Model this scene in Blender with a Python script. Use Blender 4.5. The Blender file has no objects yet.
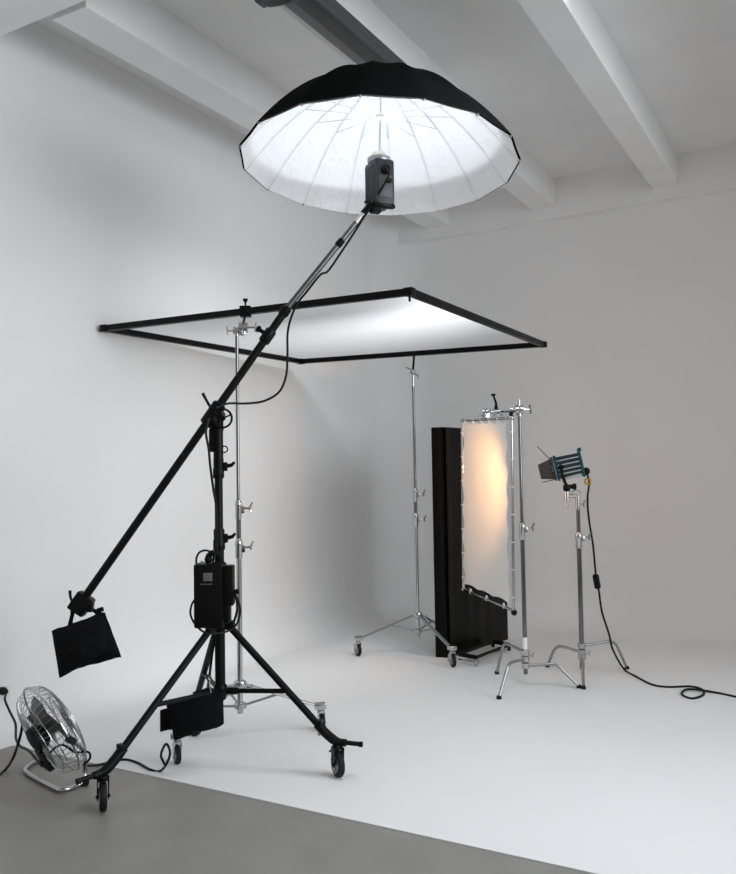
import bpy, bmesh, math, random
from math import sin, cos, pi, radians as R_, sqrt, atan2
from mathutils import Vector as V, Matrix, noise
random.seed(7)
SC = bpy.context.scene
COL = SC.collection

# ------------------------------------------------------------------ camera
W_, H_ = 736, 874
FPX, YAW, PITCH, ROLL = 844.5, .52024, .045066, -.016203
CAM = V((0, 0, 1.65))
_f = V((-sin(YAW)*cos(PITCH), cos(YAW)*cos(PITCH), sin(PITCH)))
_r = V((cos(YAW), sin(YAW), 0)); _u = _r.cross(_f)
CR = _r*cos(ROLL)+_u*sin(ROLL); CU = -_r*sin(ROLL)+_u*cos(ROLL)
cd = bpy.data.cameras.new('camera'); cam = bpy.data.objects.new('camera', cd); COL.objects.link(cam)
cd.sensor_fit = 'HORIZONTAL'; cd.sensor_width = 36; cd.lens = 36*FPX/W_; cd.clip_start = .05; cd.clip_end = 100
M = Matrix((CR, CU, -_f)).transposed().to_4x4(); M.translation = CAM; cam.matrix_world = M
SC.camera = cam

# ------------------------------------------------------------------ view, world, lights
SC.view_settings.view_transform = 'Standard'; SC.view_settings.look = 'None'
SC.view_settings.gamma = 1; SC.view_settings.use_curve_mapping = False
SC.view_settings.exposure = 0.0
SC.cycles.max_bounces = 10; SC.cycles.diffuse_bounces = 6; SC.cycles.transmission_bounces = 6
SC.cycles.caustics_reflective = False; SC.cycles.caustics_refractive = False
SC.cycles.sample_clamp_indirect = 6.0
try: SC.cycles.use_denoising = True
except Exception: pass
w = bpy.data.worlds.new('studio_ambient'); SC.world = w; w.use_nodes = True
bg = w.node_tree.nodes['Background']; bg.inputs['Color'].default_value = (1, .95, .915, 1); bg.inputs['Strength'].default_value = .385

FLASH = V((-2.366, 4.315, 3.545))       # flash tube of the studio head, at the mouth of the umbrella
def light(name, kind, loc, energy, col, **k):
    d = bpy.data.lights.new(name, kind); d.energy = energy; d.color = col
    for a, b in k.items(): setattr(d, a, b)
    o = bpy.data.objects.new(name, d); COL.objects.link(o); o.location = loc; return o
def aim(o, target): o.rotation_euler = (V(target)-o.location).to_track_quat('-Z', 'Y').to_euler()
fl = light('flash_tube_light', 'SPOT', FLASH, 29, (.84, .92, 1), spot_size=R_(180), spot_blend=.02, shadow_soft_size=.05)
aim(fl, FLASH+V((0, 0, 1)))
floor_fill = light('added_floor_fill', 'AREA', (-.85, 3.98, 4.50), 28, (.86, .94, 1), shape='RECTANGLE', size=1.0, size_y=1.0)  # no fixture here: area light added out of frame to lift floor and scrim
floor_fill.data.spread = R_(118)
win = light('window_daylight', 'AREA', (4.3, 3.4, 3.0), 150, (.90, .955, 1), shape='RECTANGLE', size=6.0, size_y=3.4)
win.data.spread = R_(100)
aim(win, (-4.8, 2.7, 2.1))
top = light('added_scrim_fill', 'SPOT', (-1.0, 4.75, 4.40), 540, (.93, .97, 1), spot_size=R_(54), spot_blend=1, shadow_soft_size=.5)  # unseen spot, added only to brighten the scrim from above
aim(top, (-3.1, 5.35, 2.78))
FRES = V((-2.035, 6.86, 1.70)); FRES_T = V((-2.69, 6.65, 1.56))
FD = (FRES_T-FRES).normalized()
wl = light('tungsten_lamp_light', 'SPOT', FRES+FD*.13, 118, (1, .50, .19), spot_size=R_(125), spot_blend=.7, shadow_soft_size=.05)
aim(wl, FRES_T)

# ------------------------------------------------------------------ pixel helpers (a pixel and a depth or height -> a real point)
def ray(x, y): return _f + CR*((x-368)/FPX) - CU*((y-437)/FPX)
def at(x, y, d): return CAM + ray(x, y)*d
def ground(x, y, z=0.0):
    q = ray(x, y); return CAM + q*((z-CAM.z)/q.z)
def on_x(x, y, X):
    q = ray(x, y); return CAM + q*(X/q.x)

# ------------------------------------------------------------------ materials
def mat(name, col, rough=.5, metal=0, bump=None, nz=None, spec=.5, sheen=0):
    m = bpy.data.materials.new(name); m.use_nodes = True; t = m.node_tree; b = t.nodes['Principled BSDF']
    b.inputs['Base Color'].default_value = (*col, 1); b.inputs['Roughness'].default_value = rough; b.inputs['Metallic'].default_value = metal
    b.inputs['Specular IOR Level'].default_value = spec
    if nz:                                   # (scale, amount): slight wear / tone variation that belongs to the surface
        tc = t.nodes.new('ShaderNodeTexCoord'); n = t.nodes.new('ShaderNodeTexNoise'); n.inputs['Scale'].default_value = nz[0]; n.inputs['Detail'].default_value = 6
        t.links.new(tc.outputs['Object'], n.inputs['Vector'])
        r = t.nodes.new('ShaderNodeValToRGB'); a = nz[1]
        r.color_ramp.elements[0].position = .3; r.color_ramp.elements[1].position = .7
        r.color_ramp.elements[0].color = (*[c*(1-a) for c in col], 1); r.color_ramp.elements[1].color = (*[min(1, c*(1+a)) for c in col], 1)
        t.links.new(n.outputs['Fac'], r.inputs['Fac']); t.links.new(r.outputs['Color'], b.inputs['Base Color'])
    if bump:
        tc = t.nodes.new('ShaderNodeTexCoord'); n = t.nodes.new('ShaderNodeTexNoise'); n.inputs['Scale'].default_value = bump[0]; n.inputs['Detail'].default_value = 4
        t.links.new(tc.outputs['Object'], n.inputs['Vector'])
        bm = t.nodes.new('ShaderNodeBump'); bm.inputs['Strength'].default_value = bump[1]; bm.inputs['Distance'].default_value = bump[2]
        t.links.new(n.outputs['Fac'], bm.inputs['Height']); t.links.new(bm.outputs['Normal'], b.inputs['Normal'])
    return m
def cloth(name, col, trans, tcol=None, bump=None, see=0):
    m = bpy.data.materials.new(name); m.use_nodes = True; t = m.node_tree; t.nodes.remove(t.nodes['Principled BSDF'])
    out = t.nodes['Material Output']; d = t.nodes.new('ShaderNodeBsdfDiffuse'); q = t.nodes.new('ShaderNodeBsdfTranslucent'); mx = t.nodes.new('ShaderNodeMixShader')
    d.inputs['Color'].default_value = (*col, 1); q.inputs['Color'].default_value = (*(tcol or col), 1); mx.inputs[0].default_value = trans
    if bump:
        tc = t.nodes.new('ShaderNodeTexCoord'); n = t.nodes.new('ShaderNodeTexNoise'); n.inputs['Scale'].default_value = bump[0]
        t.links.new(tc.outputs['Object'], n.inputs['Vector'])
        bm = t.nodes.new('ShaderNodeBump'); bm.inputs['Strength'].default_value = bump[1]; bm.inputs['Distance'].default_value = bump[2]
        t.links.new(n.outputs['Fac'], bm.inputs['Height']); t.links.new(bm.outputs['Normal'], d.inputs['Normal'])
    t.links.new(d.outputs[0], mx.inputs[1]); t.links.new(q.outputs[0], mx.inputs[2]); t.links.new(mx.outputs[0], out.inputs['Surface'])
    if see:                                  # open weave: a part of the light passes straight through
        tr = t.nodes.new('ShaderNodeBsdfTransparent'); m2 = t.nodes.new('ShaderNodeMixShader'); m2.inputs[0].default_value = see
        t.links.new(mx.outputs[0], m2.inputs[1]); t.links.new(tr.outputs[0], m2.inputs[2]); t.links.new(m2.outputs[0], out.inputs['Surface'])
    return m
m_cyc = mat('cyclorama_paint', (.80, .80, .80), .75, nz=(1.3, .015), bump=(60, .05, .002), spec=.25)
m_ceil = mat('ceiling_paint', (.80, .80, .80), .85, nz=(2, .03), bump=(9, .12, .01), spec=.2)
m_conc = mat('polished_concrete', (.245, .236, .222), .5, nz=(3.5, .07), bump=(40, .05, .002))
m_chrome = mat('chrome', (.50, .50, .50), .16, 1)
m_dchrome = mat('chrome_tube', (.17, .17, .175), .13, 1)
m_alu = mat('brushed_aluminium', (.36, .365, .37), .28, 1)
m_black = mat('black_metal', (.0028, .0028, .003), .42, spec=.14)
m_gun = mat('gunmetal_tube', (.11, .12, .13), .3, .8)
m_rub = mat('black_rubber', (.006, .006, .006), .6, spec=.25)
m_cord = mat('black_cord', (.004, .004, .004), .5, spec=.2)
m_bag = mat('black_nylon', (.004, .0042, .005), .8, bump=(30, .5, .01), spec=.12)
m_canopy = mat('black_canopy_fabric', (.002, .0025, .0025), .9, spec=.05)
m_liner = cloth('white_umbrella_liner', (.93, .93, .94), .0, bump=(22, .7, .015))
m_scrim = cloth('diffusion_fabric', (.95, .955, .96), .85)
m_silk = cloth('white_silk', (.92, .90, .86), .30, bump=(30, .3, .01), see=.16)
m_flat = mat('black_board', (.002, .0018, .0016), .30, bump=(4, .15, .02), spec=.12)
m_head = mat('grey_head_shell', (.025, .027, .032), .42, spec=.3)
m_head2 = mat('light_grey_trim', (.07, .073, .08), .4, spec=.3)
m_blue = mat('teal_enamel', (.006, .062, .085), .35, .1)
m_teal2 = mat('dark_teal_enamel', (.006, .022, .03), .4)
m_silver = mat('silver_panel', (.62, .66, .68), .3, .7)
m_yellow = mat('ochre_plastic', (.52, .30, .04), .5)
m_barn = mat('barn_door_steel', (.030, .027, .024), .5, .2)
m_rail = mat('grey_steel', (.075, .076, .078), .5, .3)
m_rail2 = mat('light_grey_steel', (.22, .22, .225), .55, .2)
m_glassy = mat('lamp_glass', (.85, .8, .7), .1)
m_tape = mat('white_label', (.8, .8, .8), .5)
m_dark = mat('dark_blade', (.17, .17, .175), .4, .3)
m_screen = mat('grey_display', (.10, .115, .13), .3)
m_plate = mat('white_outlet', (.75, .75, .75), .4)

# ------------------------------------------------------------------ mesh helpers
def frame_of(d):
    d = d.normalized(); a = V((0, 0, 1)) if abs(d.z) < .9 else V((1, 0, 0))
    x = a.cross(d).normalized(); return x, d.cross(x)
def catmull(P, n=6):
    P = [V(p) for p in P]
    if len(P) < 3: return P
    Q = [P[0]*2-P[1]]+P+[P[-1]*2-P[-2]]; out = []
    for i in range(1, len(Q)-2):
        a, b, c, d = Q[i-1:i+3]
        for k in range(n):
            t = k/n; out.append(.5*((2*b)+(c-a)*t+(2*a-5*b+4*c-d)*t*t+(-a+3*b-3*c+d)*t**3))
    return out+[P[-1]]
class MB:
    def __init__(s): s.bm = bmesh.new()
    def rings(s, rings, cap=True, closed=False):
        vs = [[s.bm.verts.new(p) for p in r] for r in rings]; n = len(vs[0])
        rng = range(len(vs)) if closed else range(len(vs)-1)
        for i in rng:
            a, b = vs[i], vs[(i+1) % len(vs)]
            for j in range(n):
                s.bm.faces.new((a[j], a[(j+1) % n], b[(j+1) % n], b[j]))
        if cap and not closed:
            s.bm.faces.new(list(reversed(vs[0]))); s.bm.faces.new(vs[-1])
        return s
    def tube(s, P, r, n=10, closed=False, cap=True):
        P = [V(p) for p in P]; R = r if isinstance(r, (list, tuple)) else [r]*len(P); rings = []
        x = None
        for i, p in enumerate(P):
            if closed: d = (P[(i+1) % len(P)]-P[i-1])
            else: d = (P[min(i+1, len(P)-1)]-P[max(i-1, 0)])
            d = d.normalized()
            if x is None: x, y = frame_of(d)
            x = (x-d*x.dot(d)).normalized(); y = d.cross(x)
            rings.append([p+(x*cos(2*pi*k/n)+y*sin(2*pi*k/n))*R[i] for k in range(n)])
        return s.rings(rings, cap, closed)
    def cyl(s, a, b, r, r2=None, n=16): return s.tube([a, b], [r, r if r2 is None else r2], n)
    def lathe(s, o, d, prof, n=20, cap=True):
        o = V(o); d = V(d).normalized(); x, y = frame_of(d)
        return s.rings([[o+d*h+(x*cos(2*pi*k/n)+y*sin(2*pi*k/n))*max(r, 1e-4) for k in range(n)] for h, r in prof], cap)
    def box(s, c, sz, rot=None, bev=0.0):
        c = V(c); m = rot.to_3x3() if rot is not None else Matrix.Identity(3)
        b2 = bmesh.new(); bmesh.ops.create_cube(b2, size=1)
        for v in b2.verts: v.co = V((v.co.x*sz[0], v.co.y*sz[1], v.co.z*sz[2]))
        if bev: bmesh.ops.bevel(b2, geom=b2.edges[:], offset=bev, segments=2, profile=.6, affect='EDGES')
        mp = {}
        for v in b2.verts: mp[v] = s.bm.verts.new(m@v.co+c)
        for f in b2.faces: s.bm.faces.new([mp[v] for v in f.verts])
        b2.free(); return s
    def sphere(s, c, r, sc=(1, 1, 1), n=12):
        c = V(c); rings = [[c+V((r*sc[0]*sin(pi*i/n)*cos(2*pi*k/16), r*sc[1]*sin(pi*i/n)*sin(2*pi*k/16), r*sc[2]*cos(pi*i/n))) for k in range(16)] for i in range(1, n)]
        return s.rings(rings)
    def torus(s, c, axis, Rr, r, n=32, m=8, a0=0, a1=2*pi):
        c = V(c); x, y = frame_of(V(axis)); full = abs(a1-a0-2*pi) < 1e-6
        P = [c+(x*cos(a0+(a1-a0)*k/n)+y*sin(a0+(a1-a0)*k/n))*Rr for k in range(n if full else n+1)]
        return s.tube(P, r, m, closed=full)
    def prism(s, pts, off):
        off = V(off); return s.rings([[V(p) for p in pts], [V(p)+off for p in pts]])
    def build(s, name, m, parent=None, smooth=True, angle=40, loc=None):
        bmesh.ops.recalc_face_normals(s.bm, faces=s.bm.faces)
        base = V((0, 0, 0))
        if parent is not None:
            q = parent
            while q is not None: base = base+q.location; q = q.parent
        org = V(loc) if loc is not None else base
        for v in s.bm.verts: v.co = v.co-org
        me = bpy.data.meshes.new(name); s.bm.to_mesh(me); s.bm.free()
        if smooth:
            for p in me.polygons: p.use_smooth = True
            try: me.set_sharp_from_angle(angle=R_(angle))
            except Exception: pass
        me.materials.append(m); o = bpy.data.objects.new(name, me); COL.objects.link(o)
        o.location = org-base
        if parent is not None: o.parent = parent
        return o
def tag(o, label, cat=None, group=None, kind=None):
    if label: o['label'] = label
    if cat: o['category'] = cat
    if group: o['group'] = group
    if kind: o['kind'] = kind
    return o
def empty(name, loc, label, cat, group=None):
    o = bpy.data.objects.new(name, None); COL.objects.link(o); o.location = loc; o.empty_display_size = .1
    return tag(o, label, cat, group)
def struct(name, mb, m, **k): return tag(mb.build(name, m, **k), None, kind='structure')
def basis(x, y, z): return Matrix((V(x), V(y), V(z))).transposed()

# ------------------------------------------------------------------ room
WX, WY, FY, CZ = -4.85, 9.04, 3.53, 4.86
RC = .50                       # corner radius in plan
def cyc():
    mb = MB(); Y0, X1 = -1.5, 4.5
    path = []                  # (x, y, inward normal, cove radius)
    for i in range(15):
        y = Y0+(WY-RC-Y0)*i/14; path.append((WX, y, V((1, 0, 0)), .24))
    for i in range(1, 13):
        a = pi-(pi/2)*i/12; t = i/12
        path.append((WX+RC+RC*cos(a), WY-RC+RC*sin(a), V((-cos(a), -sin(a), 0)), .24+.22*min(1, t*1.2)))
    for i in range(1, 13):
        path.append((WX+RC+(X1-WX-RC)*i/12, WY, V((0, -1, 0)), .46))
    nc = 12; grid = []
    for (x, y, n, r) in path:
        col = []
        for k in range(nc+1):
            a = (pi/2)*k/nc; col.append(V((x, y, 0))+n*(r-r*sin(a))+V((0, 0, r-r*cos(a))))
        col.append(V((x, y, 2.4))); col.append(V((x, y, CZ+.3))); grid.append(col)
    return grid
grid = cyc()
# one painted sweep: left wall with the rounded corner, then the back wall, each with the cove at its foot
for nm, g_ in (('wall_left', grid[:27]), ('wall_back', grid[26:])):
    mb = MB(); vs = [[mb.bm.verts.new(p) for p in c] for c in g_]
    for i in range(len(vs)-1):
        for k in range(len(vs[0])-1): mb.bm.faces.new((vs[i][k], vs[i+1][k], vs[i+1][k+1], vs[i][k+1]))
    struct(nm, mb, m_cyc, angle=60)
mb = MB()                      # white painted floor inside the cove, front edge at FY
yc = WY-.46; xin = WX+.24
poly = [V((xin, FY, 0)), V((xin, WY-RC-.02, 0))]
for i in range(1, 13):
    a = pi-(pi/2)*i/12; t = i/12; r = .24+.22*min(1, t*1.2)
    poly.append(V((WX+RC+(RC-r)*cos(a), WY-RC+(RC-r)*sin(a), 0)))
poly += [V((4.5, yc, 0)), V((4.5, FY, 0))]
mb.bm.faces.new([mb.bm.verts.new(p) for p in poly])
bot = [mb.bm.verts.new(p) for p in (V((xin, FY, 0)), V((4.5, FY, 0)), V((4.5, FY, -.03)), V((xin, FY, -.03)))]
mb.bm.faces.new(bot)
struct('floor', mb, m_cyc, smooth=False)
mb = MB(); mb.box(((WX+4.5)/2+.06, (FY-1.5)/2-.01, -.032), (9.35-.12, FY+1.5, .06)); struct('floor_concrete', mb, m_conc, smooth=False)
mb = MB(); mb.box((-.2, 3.8, CZ+.1), (9.9, 10.9, .2)); struct('ceiling', mb, m_ceil, smooth=False)
mb = MB()                      # beams along the room
for x1, wd in ((-3.98, .30), (-2.716, .26), (-1.44, .25), (-.16, .25), (1.12, .25), (2.4, .25)):
    mb.box((x1-wd/2, 6.35, (4.56+CZ)/2+.02), (wd, 5.6, CZ-4.56+.06), bev=.006)
struct('trim_1', mb, m_ceil, smooth=False)
mb = MB(); mb.box((-.2, 3.2, (4.56+CZ)/2), (9.3, .56, CZ-4.56+.06), bev=.006); struct('trim_2', mb, m_ceil, smooth=False)   # cross beam
mb = MB(); mb.box((-.2, 9.0, (4.45+CZ)/2), (9.3, .12, CZ-4.45+.06), bev=.006); struct('trim_3', mb, m_ceil, smooth=False)   # header on the back wall
# hairline joint in the back wall panel
p0, p1 = CAM+ray(417, 247)*(WY/ray(417, 247).y), CAM+ray(417.3, 288)*(WY/ray(417.3, 288).y)
mb = MB(); mb.box(((p0.x+p1.x)/2, WY-.002, (p0.z+p1.z)/2), (.006, .004, p0.z-p1.z)); struct('trim_4', mb, m_rail2, smooth=False)

# steel rail under the second beam
rl = empty('ceiling_rail', (-2.72, 4.1, 4.44), 'dark grey steel ceiling rail running above the big umbrella', 'rail')
mb = MB(); y0, y1 = 3.98, 6.0
mb.box((-2.78, (y0+y1)/2, 4.50), (.11, y1-y0, .10), bev=.006); mb.build('flange', m_rail2, rl)
mb = MB(); mb.box((-2.67, (y0+y1)/2-.05, 4.47), (.10, y1-y0+.1, .14), bev=.01); mb.cyl((-2.61, y0-.1, 4.42), (-2.61, y1, 4.42), .018); mb.build('channel', m_rail, rl)
mb = MB(); mb.tube(catmull([(-2.93, 3.93, 4.47), (-2.85, 3.93, 4.43), (-2.72, 3.95, 4.44), (-2.62, 3.9, 4.50)]), .03); mb.cyl((-2.93, 3.91, 4.47), (-2.93, 3.97, 4.47), .035); mb.build('end_bracket', m_rail, rl)

# ------------------------------------------------------------------ fittings used by stands
def tknob(mb, p, d, up, s=1.0):
    """T-handle: short spindle from the collar with a wing handle"""
    p = V(p); d = V(d).normalized(); up = V(up).normalized()
    mb.cyl(p, p+d*.042*s, .006*s, n=8)
    q = p+d*.045*s; a = (up+d*.45).normalized(); b = (-up*.9+d*.25).normalized()
    mb.tube([q+a*.038*s, q, q+b*.022*s], [.006*s, .008*s, .0055*s], 8)
    return mb
def caster(root, g, out, s, fork_m, top, yaw=0, brake=True):
    """g: contact point on the floor, top: point the stem hangs from"""
    g = V(g); d = Matrix.Rotation(yaw, 3, 'Z')@(-V((_f.x, _f.y, 0)).normalized()); side = V((-d.y, d.x, 0)); r = .062*s; c = g+V((0, 0, r))
    mb = MB(); T = V(top)
    mb.cyl((T.x, T.y, T.z), (T.x, T.y, c.z+r*1.2), .012*s, n=10)
    mb.lathe((T.x, T.y, c.z+r*1.14), (0, 0, 1), [(0, .026*s), (.012*s, .028*s), (.02*s, .02*s)], 14)
    for sg in (-1, 1):
        o = side*sg*.021*s
        P = [V((T.x, T.y, c.z+r*1.2))+d*.024*s+o, V((T.x, T.y, c.z+r*1.2))-d*.024*s+o, c-d*.014*s+o-V((0, 0, .012*s)), c+d*.014*s+o-V((0, 0, .012*s))]
        mb.prism(P, side*sg*.004*s)
    mb.box(V((T.x, T.y, c.z+r*1.18)), (.046*s, .05*s, .006*s), Matrix.Rotation(atan2(d.y, d.x), 4, 'Z'))
    mb.cyl(c-side*.03*s, c+side*.03*s, .007*s, n=8)
    if brake: mb.box(c-d*.055*s+V((0, 0, .048*s)), (.05*s, .03*s, .007*s), basis(d, side, V((0, 0, 1)))@Matrix.Rotation(-.5, 3, 'Y'))
    f = mb.build('caster', fork_m, root)
    mb = MB(); mb.lathe(c-side*.015*s, side, [(0, r*.80), (.002*s, r*.94), (.008*s, r), (.022*s, r), (.028*s, r*.94), (.03*s, r*.80)], 28)
    w_ = mb.build('wheel', m_rub, f)
    mb = MB(); mb.lathe(c-side*.0165*s, side, [(0, r*.30), (0, r*.66), (.033*s, r*.66), (.033*s, r*.30)], 20)
    for k in range(5):
        a = 2*pi*k/5; e = (d*cos(a)+V((0, 0, 1))*sin(a))
        mb.cyl(c-side*.018*s+e*r*.2, c-side*.018*s+e*r*.7, .004*s, n=6)
    mb.build('wheel_hub', m_alu, f)
    return f
def grip_head(mb, p, axis, s=1.0, up=V((0, 0, 1))):
    """two discs clamped face to face with a T-handle"""
    p = V(p); a = V(axis).normalized(); side = up.cross(a).normalized()
    mb.lathe(p-a*.03*s, a, [(0, .012*s), (0, .032*s), (.022*s, .032*s), (.024*s, .018*s), (.032*s, .018*s), (.034*s, .032*s), (.056*s, .032*s), (.06*s, .014*s)], 18)
    mb.cyl(p-up*.045*s, p+up*.02*s, .017*s); mb.cyl(p+side*.03*s, p-side*.03*s, .008*s)
    mb.cyl(p+a*.03*s, p+a*.075*s, .007*s, n=8)
    q = p+a*.078*s; mb.tube([q+up*.035*s+side*.02*s, q, q-up*.03*s-side*.02*s], [.006*s, .009*s, .006*s], 8)
    mb.tube([p-up*.03*s, p-up*.035*s-a*.05*s], .006*s, 8); q = p-up*.035*s-a*.052*s
    mb.tube([q+side*.03*s+up*.008*s, q, q-side*.03*s], .0055*s, 8)
    return mb

# ------------------------------------------------------------------ boom stand
BS = ground(221, 773); BS.z = 0
A_, B_ = ground(103, 811), ground(338, 777); A_.z = B_.z = 0
rt = (cos(YAW), sin(YAW), 0)
RIGHT = V(rt)                                  # pointing to the right, seen from the front of the set
C_ = V((-3.72, 4.19, 0))
bs = empty('boom_stand', BS, 'large black wheeled boom stand nearest the camera, holding the long diagonal boom', 'light stand')
mb = MB(); mb.cyl(BS+V((0, 0, .42)), BS+V((0, 0, .95)), .029, n=18); mb.lathe(BS+V((0, 0, .40)), (0, 0, 1), [(0, .02), (.01, .033), (.03, .033), (.035, .029)]); mb.cyl(BS+V((0, 0, .9)), BS+V((0, 0, 1.33)), .0275, n=18)
mb.build('lower_column', m_black, bs)
mb = MB(); mb.cyl(BS+V((0, 0, 1.2)), BS+V((0, 0, 1.74)), .0235, n=18); mb.build('middle_column', m_black, bs)
mb = MB(); mb.cyl(BS+V((0, 0, 1.6)), BS+V((0, 0, 1.99)), .019, n=18); mb.build('upper_column', m_black, bs)
for z, hh, rr in ((1.24, .12, .034), (1.645, .12, .032), (.80, .10, .046), (.43, .06, .042)):
    mb = MB(); mb.lathe(BS+V((0, 0, z)), (0, 0, 1), [(0, rr*.9), (.008, rr), (hh*.45, rr), (hh*.5, rr*.9), (hh-.01, rr*.92), (hh, rr*.8)])
    col_ = mb.build('collar', m_black, bs)
    if z > 1:
        mb = MB(); p = BS+V((0, 0, z+hh*.55))+RIGHT*.03; mb.box(p+RIGHT*.005, (.03, .03, .05), Matrix.Rotation(YAW, 4, 'Z'), bev=.005)
        mb.tube([p, p+RIGHT*.045+V((0, 0, .008)), p+RIGHT*.062+V((0, 0, .026))], [.014, .011, .008], 10); mb.build('lever', m_black, col_)
        mb = MB(); mb.cyl(p+V((0, 0, .02))-RIGHT*.012, p+V((0, 0, .035))-RIGHT*.008, .008, n=10); mb.build('bolt_head', m_chrome, col_)
for k, F_ in enumerate((A_, B_, C_)):
    d = (F_-BS); d.z = 0; d.normalize(); side = V((-d.y, d.x, 0))
    top = BS+d*.05+V((0, 0, .82)); end = F_-d*.065+V((0, 0, .235))
    mb = MB(); mb.cyl(top, end, .0195, n=14); mb.box(top, (.07, .05, .05), Matrix.Rotation(atan2(d.y, d.x), 4, 'Z'), bev=.008); mb.build('leg', m_black, bs)
    # cast foot: curves from the leg to a level outrigger bar carrying the caster
    mb = MB(); dd = (end-top).normalized()
    mb.tube(catmull([end-dd*.07, end, F_-d*.01+V((0, 0, .195)), F_+d*.05+V((0, 0, .185))], 5), [.026]*10+[.024, .022, .02, .02, .02, .02], 12)
    mb.box(end-dd*.05+V((0, 0, .02)), (.03, .05, .03), Matrix.Rotation(atan2(d.y, d.x), 4, 'Z'), bev=.006)
    mb.cyl(F_+V((0, 0, .19)), F_+d*.135+V((0, 0, .18)), .0125); mb.lathe(F_+d*.12+V((0, 0, .18)), d, [(0, .015), (.02, .015)])
    mb.build('foot', m_black, bs)
    mb = MB(); mb.cyl(end-dd*.04-side*.03-V((0, 0, .02)), end-dd*.04-side*.03-V((0, 0, .02))-side*.02, .009); mb.build('foot_bolt', m_chrome, bs)
    caster(bs, F_, d, 1.16, m_black, F_+V((0, 0, .19)), yaw=(.35, .42, .9)[k])
    q = top+(end-top)*((.82-.46)/(.82-.235))
    mb = MB(); mb.cyl(BS+d*.03+V((0, 0, .455)), q, .0135, n=12); mb.lathe(BS+d*.045+V((0, 0, .455)), d, [(0, .019), (.03, .021), (.06, .017)]); mb.build('brace', m_black, bs)
# head assembly of the stand
mb = MB(); mb.cyl(BS+V((0, 0, 1.74)), BS+V((0, 0, 1.93)), .028, n=18); mb.box(BS+V((0, 0, 1.86))-RIGHT*.035, (.03, .045, .13), Matrix.Rotation(YAW, 4, 'Z'), bev=.006)
mb.cyl(BS+V((0, 0, 1.92))-RIGHT*.05, BS+V((0, 0, 1.93))+RIGHT*.03, .009)
mb.torus(BS+V((0, 0, 1.81))+RIGHT*.035, V((0, 0, 1)).cross(RIGHT), .018, .004, 16, 6); mb.build('receiver', m_black, bs)

# ------------------------------------------------------------------ the boom
E0, JB, E1 = at(84, 598.5, 4.66), at(286.5, 309, 4.87), at(369.5, 206, 4.98)
BD = (JB-E0).normalized(); BD2 = (E1-JB).normalized()
def colpx(p):
    q = p-CAM; return 368+FPX*q.dot(CR)/q.dot(_f)
def onboom(px):   # point of the boom axis seen in column px (the boom bends a little at its joint)
    a, b = (E0, JB) if px < 286.5 else (JB, E1); lo, hi = 0., 1.
    for i in range(40):
        m = (lo+hi)/2
        if colpx(a+(b-a)*m) < px: lo = m
        else: hi = m
    return a+(b-a)*lo
NV = -(_f)                                        # towards the front of the set
bo = empty('boom', onboom(213), 'long black diagonal boom arm with silver tip carrying the umbrella light', 'boom arm')
mb = MB(); mb.cyl(E0-BD*.02, onboom(286.4), .0225, n=18); mb.build('outer_tube', m_black, bo)
mb = MB(); mb.tube([onboom(281), JB, onboom(290), onboom(356)], .0165, 16); mb.build('inner_tube', m_gun, bo)
mb = MB(); mb.cyl(onboom(340), E1, .013, n=16); mb.build('tip_tube', m_chrome, bo)
mb = MB(); q = onboom(268); mb.lathe(q-BD*.05, BD, [(0, .027), (.01, .033), (.08, .033), (.09, .027)]); up = BD.cross(NV).normalized()
if up.z < 0: up = -up
mb.cyl(q, q+up*.07, .012); mb.lathe(q+up*.055, up, [(0, .012), (.004, .02), (.018, .02), (.024, .012)]); mb.build('locking_collar', m_black, bo)
mb = MB(); q = onboom(284); mb.lathe(q-BD*.02, BD, [(0, .026), (.01, .03), (.05, .03), (.06, .02)]); mb.build('tube_collar', m_black, bo); mb = MB(); mb.lathe(onboom(339)-BD2*.02, BD2, [(0, .017), (.01, .021), (.05, .021), (.055, .014)]); mb.build('tube_collar', m_black, bo)
# pivot head of the boom
q = onboom(213); pb = BS+V((0, 0, 1.985))
mb = MB(); mb.lathe(q-BD*.075, BD, [(0, .03), (.01, .04), (.14, .04), (.15, .03)])
mb.sphere(q-V((0, 0, .035)), .05, (1, 1, 1)); mb.cyl(pb-V((0, 0, .07)), pb+V((0, 0, .03)), .03); mb.cyl(q-V((0, 0, .01)), pb+V((0, 0, .02)), .035)
mb.cyl(pb+V((0, 0, .02))-NV*.05, pb+V((0, 0, .02))+NV*.06, .034, n=20)
mb.tube([q-RIGHT*.01+V((0, 0, .03)), q-RIGHT*.04+V((0, 0, .085)), q-RIGHT*.058+V((0, 0, .12))], [.008, .008, .009], 8); mb.build('pivot_clamp', m_black, bo)
mb = MB(); hw = pb+V((0, 0, .0))+RIGHT*.036+NV*.06; mb.torus(hw, NV, .052, .0065, 28, 8)
for k in range(3):
    a = 2*pi*k/3+.4; mb.cyl(hw, hw+(RIGHT*cos(a)+V((0, 0, 1))*sin(a))*.05, .005, n=6)
mb.lathe(hw-NV*.01, NV, [(0, .016), (.025, .016)]); mb.build('handwheel', m_black, bo)
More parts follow.
